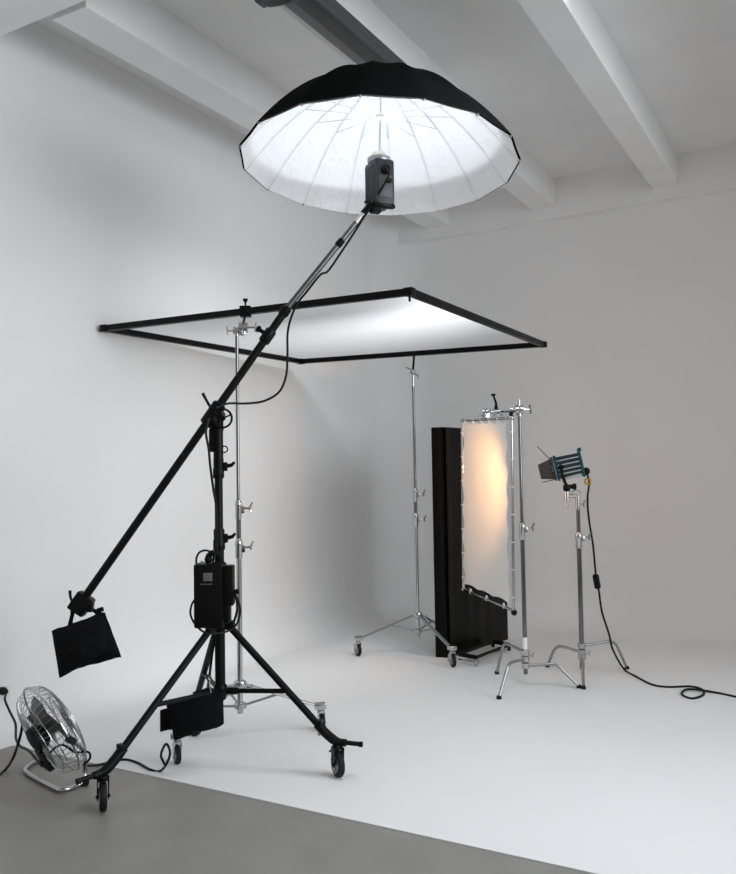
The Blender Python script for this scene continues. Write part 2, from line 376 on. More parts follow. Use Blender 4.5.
# counterweight clamp at the low end
mb = MB(); xx = BD; yy = up; zz = xx.cross(yy)
mb.box(E0-BD*.03-up*.005, (.11, .10, .09), basis(xx, yy, zz), bev=.012)
mb.box(E0-BD*.05+RIGHT*.045-V((0, 0, .0)), (.06, .07, .06), basis(xx, yy, zz)@Matrix.Rotation(.5, 3, 'Z'), bev=.008)
mb.tube([E0-RIGHT*.06-V((0, 0, .04)), E0-RIGHT*.075+V((0, 0, .01)), E0-RIGHT*.078+V((0, 0, .045))], [.007, .007, .009], 8); 
mb.tube([E0-BD*.06-RIGHT*.03, E0-BD*.12-V((0, 0, .06)), E0-V((.0, 0, .2))+RIGHT*.02], .009, 8); mb.build('end_clamp', m_black, bo)

# ------------------------------------------------------------------ sand bags
def pouch(mb, P, d, T, seed=0, n=14, sag=.012):
    """P: four pixels (tl, tr, br, bl) at depth d -> a stuffed pouch"""
    c = [at(x, y, d) for x, y in P]
    nrm = (c[1]-c[0]).cross(c[3]-c[0]).normalized()
    sides = {}
    for s_ in (-1, 1):
        for i in range(n+1):
            for j in range(n+1):
                u, v = i/n, j/n
                if s_ == 1 and (i in (0, n) or j in (0, n)): continue
                p = c[0]*(1-u)*(1-v)+c[1]*u*(1-v)+c[2]*u*v+c[3]*(1-u)*v
                t = (sin(pi*u)*sin(pi*v))**.45*T*(.75+.35*v)
                wv = noise.noise(V((u*3+seed, v*3, s_)))*.018*(sin(pi*u)*sin(pi*v))**.5
                e = noise.noise(V((u*4, v*4, seed*3.1)))*sag
                p = p+nrm*(s_*t/2+wv)+V((0, 0, 1))*e*(1 if j in (0, n) or True else 0)
                sides[(s_, i, j)] = mb.bm.verts.new(p)
    g = lambda s_, i, j: sides.get((s_, i, j)) or sides[(-1, i, j)]
    for s_ in (-1, 1):
        for i in range(n):
            for j in range(n): mb.bm.faces.new((g(s_, i, j), g(s_, i+1, j), g(s_, i+1, j+1), g(s_, i, j+1)))
    return mb
sb = empty('sandbag', at(85, 675, 4.66), 'black sandbag hanging from the low end of the boom arm', 'sandbag', 'black sandbags')
mb = pouch(MB(), [(51.5, 631), (103, 612), (108.5, 651), (59.5, 678)], 4.60, .085, 1); mb.build('front_pouch', m_bag, sb)
mb = pouch(MB(), [(57, 629), (105, 613), (121.5, 656.5), (76, 669)], 4.72, .085, 5); mb.build('rear_pouch', m_bag, sb)
mb = MB()
a, b, c_ = at(69, 628, 4.63), at(73, 612, 4.66), at(78, 603, 4.68)
mb.tube([a, b, c_, at(88, 606, 4.69), at(96, 612, 4.69), at(101, 617, 4.67)], .011, 8); mb.tube([at(97, 618, 4.66), at(99, 610, 4.66), at(103, 609, 4.66)], [.014, .016, .014], 8)
mb.build('strap', m_bag, sb)
sb = empty('sandbag', at(195, 740, 4.70), 'black sandbag draped on the brace between the boom stand legs', 'sandbag', 'black sandbags')
mb = pouch(MB(), [(166, 702), (223, 690), (224, 724), (174.5, 741)], 4.67, .08, 2, sag=.02); mb.build('front_pouch', m_bag, sb)
mb = pouch(MB(), [(160, 710), (215, 694), (216, 722), (160, 732)], 4.77, .08, 8); mb.build('rear_pouch', m_bag, sb)
mb = pouch(MB(), [(190, 694.5), (206, 687), (219, 689), (218, 699)], 4.69, .05, 3, n=8); mb.tube([at(208, 692, 4.70), at(209, 680, 4.72), at(212, 655, 4.74), at(216, 632, 4.75)], [.011, .008, .007, .007], 8); mb.build('strap', m_bag, sb)
mb = MB(); mb.tube([at(211, 693, 4.66), at(209.5, 684, 4.67), at(210, 679, 4.68)], .004, 6); mb.torus(at(210, 678, 4.68), NV, .009, .0025, 14, 6); mb.build('metal_ring', m_chrome, sb)

# ------------------------------------------------------------------ battery pack on the column
pk = empty('power_pack', at(211, 625, 4.68), 'black flash power pack strapped to the boom stand column', 'power pack')
pkc = at(210.5, 594.5, 4.66); ROTC = basis(RIGHT, V((0, 0, 1)).cross(RIGHT), V((0, 0, 1)))
mb = MB(); mb.box(pkc, (.158, .15, .345), ROTC, bev=.012)
mb.build('case', m_black, pk)
tp = pkc+V((0, 0, .1725))
mb = MB(); mb.tube(catmull([tp-RIGHT*.01-V((0, 0, .005)), tp-RIGHT*.012+V((0, 0, .035)), tp+RIGHT*.012+V((0, 0, .055)), tp+RIGHT*.022+V((0, 0, .06))]), .016, 10); mb.sphere(tp-RIGHT*.01+V((0, 0, .02)), .022); mb.build('plug', m_black, pk)
mb = MB(); mb.cyl(tp-RIGHT*.045, tp-RIGHT*.045+V((0, 0, .012)), .008); mb.build('knob', m_alu, pk)
fc = pkc+NV*0-V((0, 0, 0)); fr = -V((0, 0, 1)).cross(RIGHT)    # front normal
mb = MB(); mb.box(pkc+fr*.0755+V((0, 0, .105))-RIGHT*.0, (.05, .004, .045), ROTC, bev=.001); mb.build('display', m_screen, pk)
mb = MB()
for i, (x0, wd) in enumerate(((-.034, .008), (-.020, .006), (-.008, .009), (.006, .006), (.018, .010))): mb.box(pkc+fr*.0758+V((0, 0, .066))+RIGHT*x0, (wd, .002, .007), ROTC)
mb.build('lettering', m_screen, pk)
mb = MB(); mb.box(pkc+RIGHT*.10+V((0, 0, .05)), (.06, .09, .22), ROTC, bev=.01); mb.box(pkc+RIGHT*.085-V((0, 0, .10)), (.05, .08, .11), ROTC, bev=.01); mb.cyl(pkc+RIGHT*.10-V((0, 0, .0))+fr*.03, pkc+RIGHT*.16+V((0, 0, .02))+fr*.02, .014); mb.build('mount_bracket', m_black, pk)

# ------------------------------------------------------------------ studio head and umbrella
UC = V((-2.366, 4.315, 3.485))
hd = empty('studio_flash_head', UC-V((0, 0, .34)), 'grey studio flash head pointing up into the umbrella at the boom tip', 'studio light')
HR = Matrix.Rotation(YAW+.42, 3, 'Z'); hx, hy = HR@V((1, 0, 0)), HR@V((0, 1, 0)); HB = basis(hx, hy, V((0, 0, 1)))
hc = UC-V((0, 0, .125))
mb = MB(); mb.box(hc, (.125, .165, .27), HB, bev=.02); mb.build('body', m_head, hd)
for sg in (-1, 1):
    mb = MB()
    for k in range(7): mb.box(hc+hx*sg*.063+hy*(-.05+.0167*k), (.006, .006, .21), HB, bev=.001)
    mb.build('cooling_fins', m_head2, hd)
mb = MB(); mb.box(hc-hy*.083+V((0, 0, -.03)), (.085, .006, .13), HB, bev=.004); mb.build('control_panel', m_head2, hd)
mb = MB(); mb.cyl(hc-hy*.08+V((0, 0, .065)), hc-hy*.10+V((0, 0, .065)), .026, n=20); mb.cyl(hc-hy*.085+V((0, 0, .0))+hx*.02, hc-hy*.105+hx*.02, .014); mb.build('dial', m_black, hd)
mb = MB(); mb.lathe(hc+V((0, 0, .13)), (0, 0, 1), [(0, .066), (.012, .07), (.03, .07), (.032, .062)], 28); mb.build('front_ring', m_alu, hd)
mb = MB(); mb.lathe(hc+V((0, 0, .155)), (0, 0, 1), [(0, .05), (.02, .05), (.04, .035), (.045, .01)], 24); mb.build('flash_tube', m_glassy, hd)
mb = MB(); hb = hc-V((0, 0, .135))
mb.tube(catmull([hb+hx*.045-hy*.06+V((0, 0, .02)), hb+hx*.045-hy*.09-V((0, 0, .02)), hb-hx*.045-hy*.09-V((0, 0, .02)), hb-hx*.045-hy*.06+V((0, 0, .02))], 6), .009, 8); mb.build('handle', m_black, hd)
mb = MB(); mb.box(hb-hx*.03-V((0, 0, .012)), (.06, .05, .05), HB, bev=.008)
mb.cyl(E1-BD2*.06, E1+BD2*.02, .02); mb.cyl(E1, hb-hx*.03, .019); mb.tube([E1+fr*.03, E1+fr*.07, E1+fr*.075-RIGHT*.03], [.008, .01, .008], 8); mb.build('mount', m_black, hd)

RU, HU, NR = .828, .53, 16
um = empty('umbrella', UC, 'huge deep umbrella, black outside and white inside, at the top of the boom', 'umbrella')
TILT = Matrix.Rotation(R_(-3.4), 3, RIGHT)@Matrix.Rotation(R_(2.0), 3, 'Y')@Matrix.Rotation(R_(-1.0), 3, 'X')
def upt(r, a, off=0.0):
    """canopy surface: r 0..1 from crown to rim, a angle"""
    k = (a/(2*pi)*NR) % 1; g = sin(pi*k)                       # 0 on a rib, 1 in the middle of a gore
    z = HU*(1-r**2.15); rr = RU*r*(1-.020*g*r)
    z -= .045*g*r*(1-r*.95);  
    return UC+TILT@V(((rr-off*r)*cos(a), (rr-off*r)*sin(a), z-off*(1-r*.6)))
def canopy(off, nr=18, nk=6):
    mb = MB(); na = NR*nk; rings = [[mb.bm.verts.new(upt((i+.35)/(nr+.35), 2*pi*j/na, off)) for j in range(na)] for i in range(nr+1)]
    c = mb.bm.verts.new(upt(0, 0, off))
    for j in range(na): mb.bm.faces.new((c, rings[0][j], rings[0][(j+1) % na]))
    for i in range(nr):
        for j in range(na): mb.bm.faces.new((rings[i][j], rings[i+1][j], rings[i+1][(j+1) % na], rings[i][(j+1) % na]))
    return mb
canopy(0).build('outer_canopy', m_canopy, um, angle=70); canopy(.012).build('inner_liner', m_liner, um, angle=70)
mb = MB(); mb.cyl(UC+V((0, 0, -.02)), UC+TILT@V((0, 0, HU+.03)), .006, n=10); mb.build('shaft', m_chrome, um)
HUBZ = .30
mb = MB(); mb.lathe(UC+TILT@V((0, 0, HUBZ-.02)), (0, 0, 1), [(0, .012), (.005, .026), (.03, .026), (.035, .012)]); mb.build('runner', m_tape, um)
mb = MB(); mb.lathe(UC+TILT@V((0, 0, HU-.01)), (0, 0, 1), [(-.03, .02), (.0, .035), (.03, .02), (.05, .006)]); mb.build('crown_cap', m_black, um)
for k in range(NR):
    a = 2*pi*k/NR
    mb = MB(); mb.tube([upt(i/14, a, .022) for i in range(15)], .0028, 6); rb = mb.build('rib', m_tape, um)
    mb = MB(); mb.cyl(UC+TILT@V((.02*cos(a), .02*sin(a), HUBZ)), upt(.56, a, .025), .0032, n=6); mb.build('stretcher', m_tape, rb)
    mb = MB(); e = upt(1, a, .01); mb.sphere(e, .008, n=6); mb.build('rib_tip', m_alu, rb)

# ------------------------------------------------------------------ overhead scrim
sc = empty('overhead_scrim', (-3.55, 5.8, 2.76), 'big square overhead diffusion scrim in a black frame, held level on two chrome stands', 'diffusion scrim')
q1 = ground(409.5, 292, 2.79); q2 = ground(543, 344.5, 2.78); q0 = on_x(105, 328.5, -4.79); q3 = V((q0.x+.02, q0.y+(q2.y-q1.y)-.06, q0.z-.0))
q3 = q0+(q2-q1)*1.0; 
# far left corner adjusted to the seen corner
q3 = ground(301, 361.5, q3.z+.01)
Q = [q0, q1, q2, q3]
for i in range(4):
    a, b = Q[i], Q[(i+1) % 4]; d = (b-a).normalized(); s_ = V((0, 0, 1)).cross(d).normalized()
    mb = MB(); mb.box((a+b)/2, ((b-a).length+.04, .046, .044), basis(d, s_, d.cross(s_)), bev=.004); bar = mb.build('frame_tube', m_black, sc)
mb = MB(); n = 24; vv = []
for i in range(n+1):
    row = []
    for j in range(n+1):
        u, v = .006+.988*i/n, .006+.988*j/n
        p = Q[0]*(1-u)*(1-v)+Q[1]*u*(1-v)+Q[2]*u*v+Q[3]*(1-u)*v
        row.append(mb.bm.verts.new(p+V((0, 0, .024-.02*sin(pi*u)*sin(pi*v)))))
    vv.append(row)
for i in range(n):
    for j in range(n): mb.bm.faces.new((vv[i][j], vv[i+1][j], vv[i+1][j+1], vv[i][j+1]))
mb.build('diffusion_cloth', m_scrim, sc)
for k, p in enumerate(Q):
    mb = MB(); mb.box(p, (.06, .06, .05), bev=.004)
    if k == 1: mb.cyl(p-V((0, 0, .02)), p-V((0, 0, .06)), .007)
    mb.build('corner_joint', m_black, sc)

# ------------------------------------------------------------------ rolling chrome stands
def roller(center, feet, hub_hi, hub_lo, sections, rots, label, thick=1.0, zend=.165, cs=.9):
    c = V((center[0], center[1], 0)); st = empty('rolling_light_stand', c, label, 'light stand', 'rolling chrome stands under the scrim')
    Z = V((0, 0, 1))
    zs = hub_lo-.05
    for i, (z0, z1, r) in enumerate(sections):
        mb = MB(); mb.cyl(c+Z*z0, c+Z*z1, r*thick, n=16); mb.build('column_section', m_dchrome if i else m_chrome, st)
        if i:
            r0 = sections[i-1][2]*thick
            mb = MB(); mb.lathe(c+Z*(z0-.0), Z, [(-.10, r0*1.12), (-.095, r0*1.3), (-.02, r0*1.3), (-.015, r0*1.45), (.0, r0*1.45), (.02, r0*1.15), (.025, r*thick*1.05)])
            mb.box(c+Z*(z0-.04)+rots*r0*1.5, (.03, .022, .045), Matrix.Rotation(atan2(rots.y, rots.x), 4, 'Z'), bev=.003); col_ = mb.build('collar', m_chrome, st)
            mb = MB(); tknob(mb, c+Z*(z0-.03)+rots*r0*1.5, rots, Z, 1.1); mb.build('t_handle', m_chrome, col_)
    mb = MB(); mb.lathe(c+Z*hub_hi, Z, [(-.03, .026), (-.02, .04), (.0, .045), (.02, .04), (.03, .024)]); 
    mb.lathe(c+Z*hub_lo, Z, [(-.05, .012), (-.03, .022), (-.015, .04), (.01, .04), (.02, .022)]); mb.cyl(c+Z*(hub_lo-.03), c+Z*hub_hi, .014); tknob(mb, c+Z*(hub_hi-.02)+rots*.035, rots, -Z, .9); mb.build('hub', m_chrome, st)
    for k, f in enumerate(feet):
        f = V((f[0], f[1], 0)); d = (f-c).normalized(); s_ = V((-d.y, d.x, 0))
        a = c+d*.03+Z*hub_hi; b = f-d*.005+Z*zend
        mb = MB()
        for sg in (-1, 1): mb.tube([a+s_*sg*.012, b+s_*sg*.012-d*.03], .0075, 8)
        m_ = a+(b-a)*.45
        mb.cyl(c+d*.03+Z*hub_lo, m_, .008, n=8); mb.build('leg', m_alu, st)
        mb = MB(); mb.box(b-d*.005-Z*.004, (.075, .055, .04), Matrix.Rotation(atan2(d.y, d.x), 4, 'Z'), bev=.008); mb.cyl(b, b-Z*.03, .016); mb.build('leg_end', m_chrome, st)
        caster(st, f, d, cs, m_chrome, b, yaw=(.5, .3, 1.1)[k])
    return st
cs1 = ground(240.5, 737); f1, f2 = ground(177, 764), ground(322, 731)
f3 = cs1+(cs1-(f1+f2)/2)*1.25
f3 = V((-3.96, 4.62, 0))
roller(cs1, (f1, f2, f3), .33, .20, [(.15, 1.23, .0175), (1.23, 1.48, .0155), (1.48, 2.60, .011)], RIGHT,
       'chrome rolling stand by the left wall, behind the black boom stand')
cs2 = ground(418.3, 656); g1, g2 = ground(358, 656), ground(453, 667)
roller(cs2, (g1, g2, V((-3.45, 7.52, 0))), .37, .23, [(.17, 1.27, .0175), (1.27, 1.50, .0155), (1.50, 2.46, .012)], RIGHT,
       'chrome rolling stand in the back corner, left of the tall black board')
def scrim_clamp(name, top, jaw, label):
    """black baby-pin jaw holding the scrim tube with a chrome grip head under it"""
    t = empty(name, top, label, 'clamp'); top = V(top); jaw = V(jaw)
    mb = MB(); grip_head(mb, top+RIGHT*.045+V((0, 0, .02)), RIGHT, 1.0); grip_head(mb, top, -RIGHT, .8); mb.build('grip_head', m_chrome, t)
    mb = MB(); mb.cyl(top+RIGHT*.035+V((0, 0, .02)), jaw-V((0, 0, .02)), .008); mb.build('pin', m_black, t)
    mb = MB(); mb.box(jaw, (.075, .06, .075), Matrix.Rotation(YAW, 4, 'Z'), bev=.005); mb.cyl(jaw+V((0, 0, .03)), jaw+V((0, 0, .07)), .006); mb.lathe(jaw+V((0, 0, .062)), (0, 0, 1), [(0, .008), (.02, .018), (.026, .018)]); mb.build('jaw', m_black, t)
    return t
tp1 = V((cs1.x, cs1.y, 2.60)); e = (Q[1]-Q[0]); jw = Q[0]+e*((at(245, 310, 5).x*0+ (on_x(245, 310, -3.4)-Q[0]).dot(e)/e.dot(e)))
# jaw sits on the near tube of the scrim where the pin meets it
def edge_at(a, b, px):
    lo, hi = 0., 1.
    for i in range(40):
        m = (lo+hi)/2; q = a+(b-a)*m-CAM; x = 368+FPX*q.dot(CR)/q.dot(_f)
        if (x < px): lo = m
        else: hi = m
    return a+(b-a)*lo
jw = edge_at(Q[0], Q[1], 245.5)
scrim_clamp('scrim_clamp', tp1, jw, 'black jaw clamp on chrome grip head holding the near edge of the overhead scrim')
jw2 = edge_at(Q[3], Q[2], 414)
tp2 = V((cs2.x, cs2.y, 2.46))
t = empty('scrim_pin', tp2, 'chrome grip head with black pin under the far edge of the overhead scrim', 'clamp')
mb = MB(); mb.cyl(tp2-V((0, 0, .02)), tp2+V((0, 0, .14)), .012); grip_head(mb, tp2+V((0, 0, .13)), (CR*.6+V((0, 0, -.5))), .75); mb.tube([tp2+V((0, 0, .15)), tp2+V((0, 0, .18))-RIGHT*.07], .006, 8); mb.build('grip_head', m_chrome, t)
mb = MB(); mb.cyl(tp2+V((0, 0, .14)), jw2-V((0, 0, .02)), .010); mb.build('pin', m_black, t)

# ------------------------------------------------------------------ C-stands
def cstand(center, feet, knees, sections, label, hubz):
    c = V((center[0], center[1], 0)); Z = V((0, 0, 1)); st = empty('c_stand', c, label, 'light stand', 'chrome c-stands at the right')
    zb = hubz[-1]-.06
    for i, (z0, z1, r) in enumerate(sections):
        mb = MB(); mb.cyl(c+Z*z0, c+Z*z1, r, n=16); mb.build('column_section', m_dchrome, st)
        if i:
            r0 = sections[i-1][2]
            mb = MB(); mb.lathe(c+Z*z0, Z, [(-.11, r0*1.1), (-.10, r0*1.35), (-.03, r0*1.35), (-.02, r0*1.5), (.0, r0*1.5), (.02, r*1.2)])
            mb.box(c+Z*(z0-.035)+RIGHT*r0*1.6, (.03, .024, .05), Matrix.Rotation(YAW, 4, 'Z'), bev=.003); col_ = mb.build('collar', m_chrome, st)
            mb = MB(); tknob(mb, c+Z*(z0-.02)+RIGHT*r0*1.6, RIGHT, Z, 1.15); mb.build('t_handle', m_chrome, col_)
    mb = MB(); 
    for z in hubz: mb.lathe(c+Z*z, Z, [(-.024, .022), (-.02, .032), (.018, .032), (.024, .022)])
    mb.cyl(c+Z*(zb+.01), c+Z*(hubz[0]+.04), .021); tknob(mb, c+Z*(hubz[0]+.02)+RIGHT*.02, RIGHT, Z, .8); mb.build('hub', m_chrome, st)
    for k, f in enumerate(feet):
        f = V((f[0], f[1], 0)); d = (f-c).normalized(); z = hubz[k]; L = (f-c).length; kn = knees[k]
        P = [c+d*.03+Z*z, c+d*(L*kn-.05)+Z*(z+.012), c+d*(L*kn)+Z*(z+.0), c+d*(L*kn+.04)+Z*(z-.04), f-d*.006+Z*.02]
        mb = MB(); mb.tube(catmull(P, 5), .0115, 10); lg = mb.build('leg', m_alu, st)
        mb = MB(); mb.lathe(f+Z*.0, Z, [(0, .018), (.004, .02), (.02, .018), (.026, .012)], 12); mb.build('foot', m_rub, lg)
    return st
c1 = ground(526, 687); c1 = V((c1.x, c1.y, 0))
cstand(c1, (ground(499, 699), ground(579, 688), ground(497, 674)), (.62, .62, .70), [(.1, 1.24, .0165), (1.24, 2.12, .0125)],
       'chrome c-stand just right of the white diffusion panel, with an empty grip head', (.215, .165, .265))
mb = MB(); mb.cyl(c1+V((0, 0, .26)), c1+V((0, 0, .38)), .0185); o = mb.build('sleeve', m_tape, None); 
stand1 = [o_ for o_ in COL.objects if o_.name.startswith('c_stand')][0]
o.parent = stand1; o.location = (0, 0, 0)
for v in o.data.vertices: v.co = v.co-c1
c2 = ground(582.5, 674); c2 = V((c2.x, c2.y, 0))
cstand(c2, (ground(583.5, 689), ground(547.5, 667), ground(627, 669)), (.70, .70, .70), [(.04, 1.13, .019), (1.13, 1.40, .0155)],
       'short chrome c-stand at the right, carrying the blue spotlight', (.14, .18, .23))

# grip head and arm on the first c-stand
gh = empty('grip_head', c1+V((0, 0, 2.12)), 'chrome grip head on top of the taller c-stand beside the diffusion panel', 'grip head')
mb = MB(); grip_head(mb, c1+V((0, 0, 2.14)), RIGHT, 1.1); mb.cyl(c1+V((0, 0, 2.10)), c1+V((0, 0, 2.22)), .010); mb.tube([c1+V((0, 0, 2.14))-RIGHT*.03, c1+V((0, 0, 2.15))-RIGHT*.075], .007, 8); mb.build('discs', m_chrome, gh)

# ------------------------------------------------------------------ white diffusion panel (portrait frame lit from behind)
DL, DR = 7.55, 6.60
TL, TR_, BR, BL = at(462, 420.5, DL), at(511.5, 418, DR), at(513.5, 611, DR), at(463.5, 589, DL)
dp = empty('diffusion_panel', (TL+BR)/2-V((0, 0, .75)), 'upright white silk diffusion panel glowing warm orange, in a thin chrome frame', 'diffusion panel')
dx = (TR_-TL).normalized(); dn = dx.cross(V((0, 0, 1))).normalized()
for a, b in ((TL, TR_), (TR_, BR), (BR, BL), (BL, TL)):
    mb = MB(); mb.cyl(a, b, .0125, n=12); mb.build('frame_tube', m_chrome, dp)
for p in (TL, TR_, BR, BL):
    mb = MB(); mb.sphere(p, .021, n=8); mb.build('corner_joint', m_chrome, dp)
mb = MB(); mb.sphere(BR+dx*.01-V((0, 0, .01)), .024, n=8); mb.sphere(TR_+V((0, 0, .03)), .020, n=8); mb.cyl(TR_, TR_+V((0, 0, .04)), .009); mb.build('end_cap', m_black, dp)
mb = MB(); nu, nv = 28, 40; vv = []
for i in range(nu+1):
    row = []
    for j in range(nv+1):
        u, v = i/nu, j/nv; e = .005*abs(sin(v*pi*7)) if i in (0, nu) else 0
        uu = .012+.90*u+(e if i == 0 else -e); vvv = .015+.955*v+(.010*abs(sin(u*pi*6)) if j == 0 else 0)-(.010*abs(sin(u*pi*3)) if j == nv else 0)
        p = TL*(1-uu)*(1-vvv)+TR_*uu*(1-vvv)+BR*uu*vvv+BL*(1-uu)*vvv
        edge = max(0, 1-6*min(u, 1-u)); p = p+dn*(.010*noise.noise(V((u*3, v*5, 2)))+.012*edge*sin(v*38)*.6)
        row.append(mb.bm.verts.new(p))
    vv.append(row)
for i in range(nu):
    for j in range(nv): mb.bm.faces.new((vv[i][j], vv[i+1][j], vv[i+1][j+1], vv[i][j+1]))
mb.build('silk', m_silk, dp)
for (a, b, n_) in ((TL, TR_, 6), (BL, BR, 3), (TL, BL, 7), (TR_, BR, 7)):
    for k in range(n_):
        mb = MB(); t_ = (k+.5)/n_; p = a+(b-a)*t_; d = (b-a).normalized(); inn = ((TL+BR)/2-p); inn = (inn-d*inn.dot(d)).normalized()
        mb.torus(p, d, .013, .0035, 10, 5); mb.tube([p, p+inn*.03+dn*.004], [.005, .009], 6)
        mb.build('tie', m_tape, dp)
# clamp on the panel's top tube, with an arm back to the c-stand
kc = TL+(TR_-TL)*.52
ka = empty('panel_clamp', kc, 'chrome clamp and grip arm on the top tube of the diffusion panel', 'clamp')
mb = MB(); mb.box(kc+V((0, 0, .03)), (.05, .05, .055), Matrix.Rotation(atan2(dx.y, dx.x), 4, 'Z'), bev=.006); grip_head(mb, kc+V((0, 0, .06))-dx*.02, CR, .95); mb.build('grip_head', m_chrome, ka); mb = MB(); grip_head(mb, kc+V((0, 0, .055))+dx*.22, -CR, .75); mb.build('coupler', m_chrome, ka)
mb = MB(); mb.cyl(kc+V((0, 0, .06)), c1+V((0, 0, 2.13)), .008); mb.build('arm', m_dchrome, ka)
mb = MB(); q = kc+V((0, 0, .07))+dx*.20; mb.tube([q, q+V((0, 0, .06)), q+V((0, 0, .12))-RIGHT*.02], [.017, .010, .008], 8); mb.lathe(q+V((0, 0, .115))-RIGHT*.02, (0, 0, 1), [(0, .01), (.004, .018), (.016, .018), (.02, .01)]); mb.build('knob', m_black, ka)

# ------------------------------------------------------------------ black V-flat
vb = ground(436.5, 656.5); vb = V((vb.x, vb.y, 0)); vc = ground(447, 657); vc = V((vc.x, vc.y, 0)); ve = ground(505, 639); ve = V((ve.x, ve.y, 0))
HV = 2.075
vf = empty('black_v_flat', vc, 'tall black folding board standing behind the white diffusion panel', 'v-flat')
def panel(a, b, name, seams):
    d = (b-a).normalized(); n_ = V((-d.y, d.x, 0)); L = (b-a).length; mb = MB(); N = 18; pf = []
    for i in range(N+1):
        x = L*i/N; off = 0
        for s_ in seams: off += .010*math.exp(-((x-s_*L)/.02)**2)
        pf.append(a+d*x-n_*off*-1)
    bk = [p-n_*.035 for p in reversed(pf)]
    ring = pf+bk
    mb.rings([[p+V((0, 0, z)) for p in ring] for z in (0.0, .7, 1.4, HV)])
    return mb.build(name, m_flat, vf, angle=25)
vb2 = vc+(vb-vc)*1.0
mb_ = panel(vb2, vc+(vc-vb2).normalized()*.012, 'narrow_wing', (.5,)); panel(vc, ve, 'wide_wing', (.12, .22, .40, .62, .8))
mb = MB()
for z in (.25, 1.0, 1.8): mb.box(vc+V((0, 0, z)), (.012, .03, .12))
mb.build('hinge_tape', m_bag, vf)
# black floor base with cross bars in front of it
fb = empty('flat_base', ground(484, 652), 'low black tubular floor base lying in front of the tall black board', 'stand base')
k0, k1, k2, k3 = ground(460, 654, .05), ground(476, 657.5, .05), ground(509, 645, .05), ground(493, 641.5, .05)
for a, b, r in ((k0, k1, .018), (k2, k3, .02), (k0, k3, .016), (k1, k2, .016)):
    mb = MB(); mb.cyl(a, b, r, n=10); mb.build('bar', m_black, fb)
mb = MB()
for p in (k0, k1, k2, k3): mb.cyl(p, V((p.x, p.y, 0)), .016, n=10)
mb.build('rubber_foot', m_rub, fb)
mb = MB(); a, b = ground(449, 655.5, .05), ground(476, 660.5, .05); mb.tube([a, b], .012, 10); cc = ground(489, 655, .06); mb.tube([b, cc, ground(503, 651, .08)], .011, 10)
for p in (a, b): mb.cyl(p, V((p.x, p.y, 0)), .012, n=10)
tag(mb.build('chrome_bar', m_chrome, fb), 'chrome bar')

# ------------------------------------------------------------------ fresnel spotlight
fs = empty('fresnel_spotlight', FRES-V((0, 0, .25)), 'small blue and silver fresnel spotlight with black barn doors on the short c-stand', 'studio light')
ax = -FD; sx = ax.cross(V((0, 0, 1))).normalized(); ux = sx.cross(ax).normalized()      # ax points to the rear
FB = basis(ax, sx, ux)
def fp(a, s_, u): return FRES+ax*a+sx*s_+ux*u
mb = MB()
def sect(a, w_, h_): 
    return [fp(a, w_*x, h_*y) for x, y in ((-.5, -.32), (-.32, -.5), (.32, -.5), (.5, -.32), (.5, .32), (.32, .5), (-.32, .5), (-.5, .32))]
mb.rings([sect(-.09, .17, .18), sect(.10, .16, .17)]); mb.build('housing', m_teal2, fs, smooth=False)
mb = MB(); mb.rings([sect(.098, .19, .23), sect(.118, .19, .23)]); mb.box(fp(.118, 0, .11), (.03, .05, .03), FB, bev=.004); mb.build('rear_plate', m_blue, fs, smooth=False)
mb = MB(); mb.rings([sect(-.105, .20, .21), sect(-.085, .20, .21)]); mb.build('front_plate', m_blue, fs, smooth=False)
for u_ in (-.055, -.02, .018, .055, .082):
    for sg in (-1, 1):
        mb = MB(); mb.box(fp(.005, sg*(.082 if abs(u_) < .08 else .04), u_), (.18, .012, .009), FB, bev=.002); mb.build('cooling_fin', m_silver, fs)
mb = MB(); mb.box(fp(.02, 0, -.092), (.15, .11, .035), FB, bev=.006); mb.build('base_tray', m_silver, fs)
mb = MB(); mb.lathe(fp(-.10, 0, 0), -ax, [(0, .088), (.02, .092), (.03, .088), (.03, .075)], 24); mb.build('accessory_ring', m_silver, fs)
mb = MB(); mb.lathe(fp(-.112, 0, 0), -ax, [(0, .07), (.012, .06), (.018, .03), (.02, .005)], 24); mb.build('fresnel_lens', m_glassy, fs)
def leaf(c0, c1_, tip0, tip1):
    m_b = MB(); P = [fp(*p) for p in (c0, c1_, tip1, tip0)]; n_ = (P[1]-P[0]).cross(P[3]-P[0]).normalized(); m_b.prism(P, n_*.006); return m_b.build('barn_door', m_barn, fs, smooth=False)
r_ = .085; x0, x1 = -.128, -.235
leaf((x0, -r_, r_), (x0, r_, r_), (x0-.075, -.055, r_+.125), (x0-.075, .055, r_+.125))           # top leaf swung up
leaf((x0, -r_, -r_), (x0, r_, -r_), (x1, -.06, -r_-.0), (x1, .06, -r_-.0))
for sg in (-1, 1): leaf((x0, sg*r_, r_), (x0, sg*r_, -r_), (x1, sg*.10, .06), (x1, sg*.10, -.06))
mb = MB(); mb.tube([fp(-.12, s_*.095, u_*.095) for s_, u_ in ((-1, -1), (1, -1), (1, 1), (-1, 1))], .008, 6, closed=True); mb.build('door_frame', m_barn, fs)
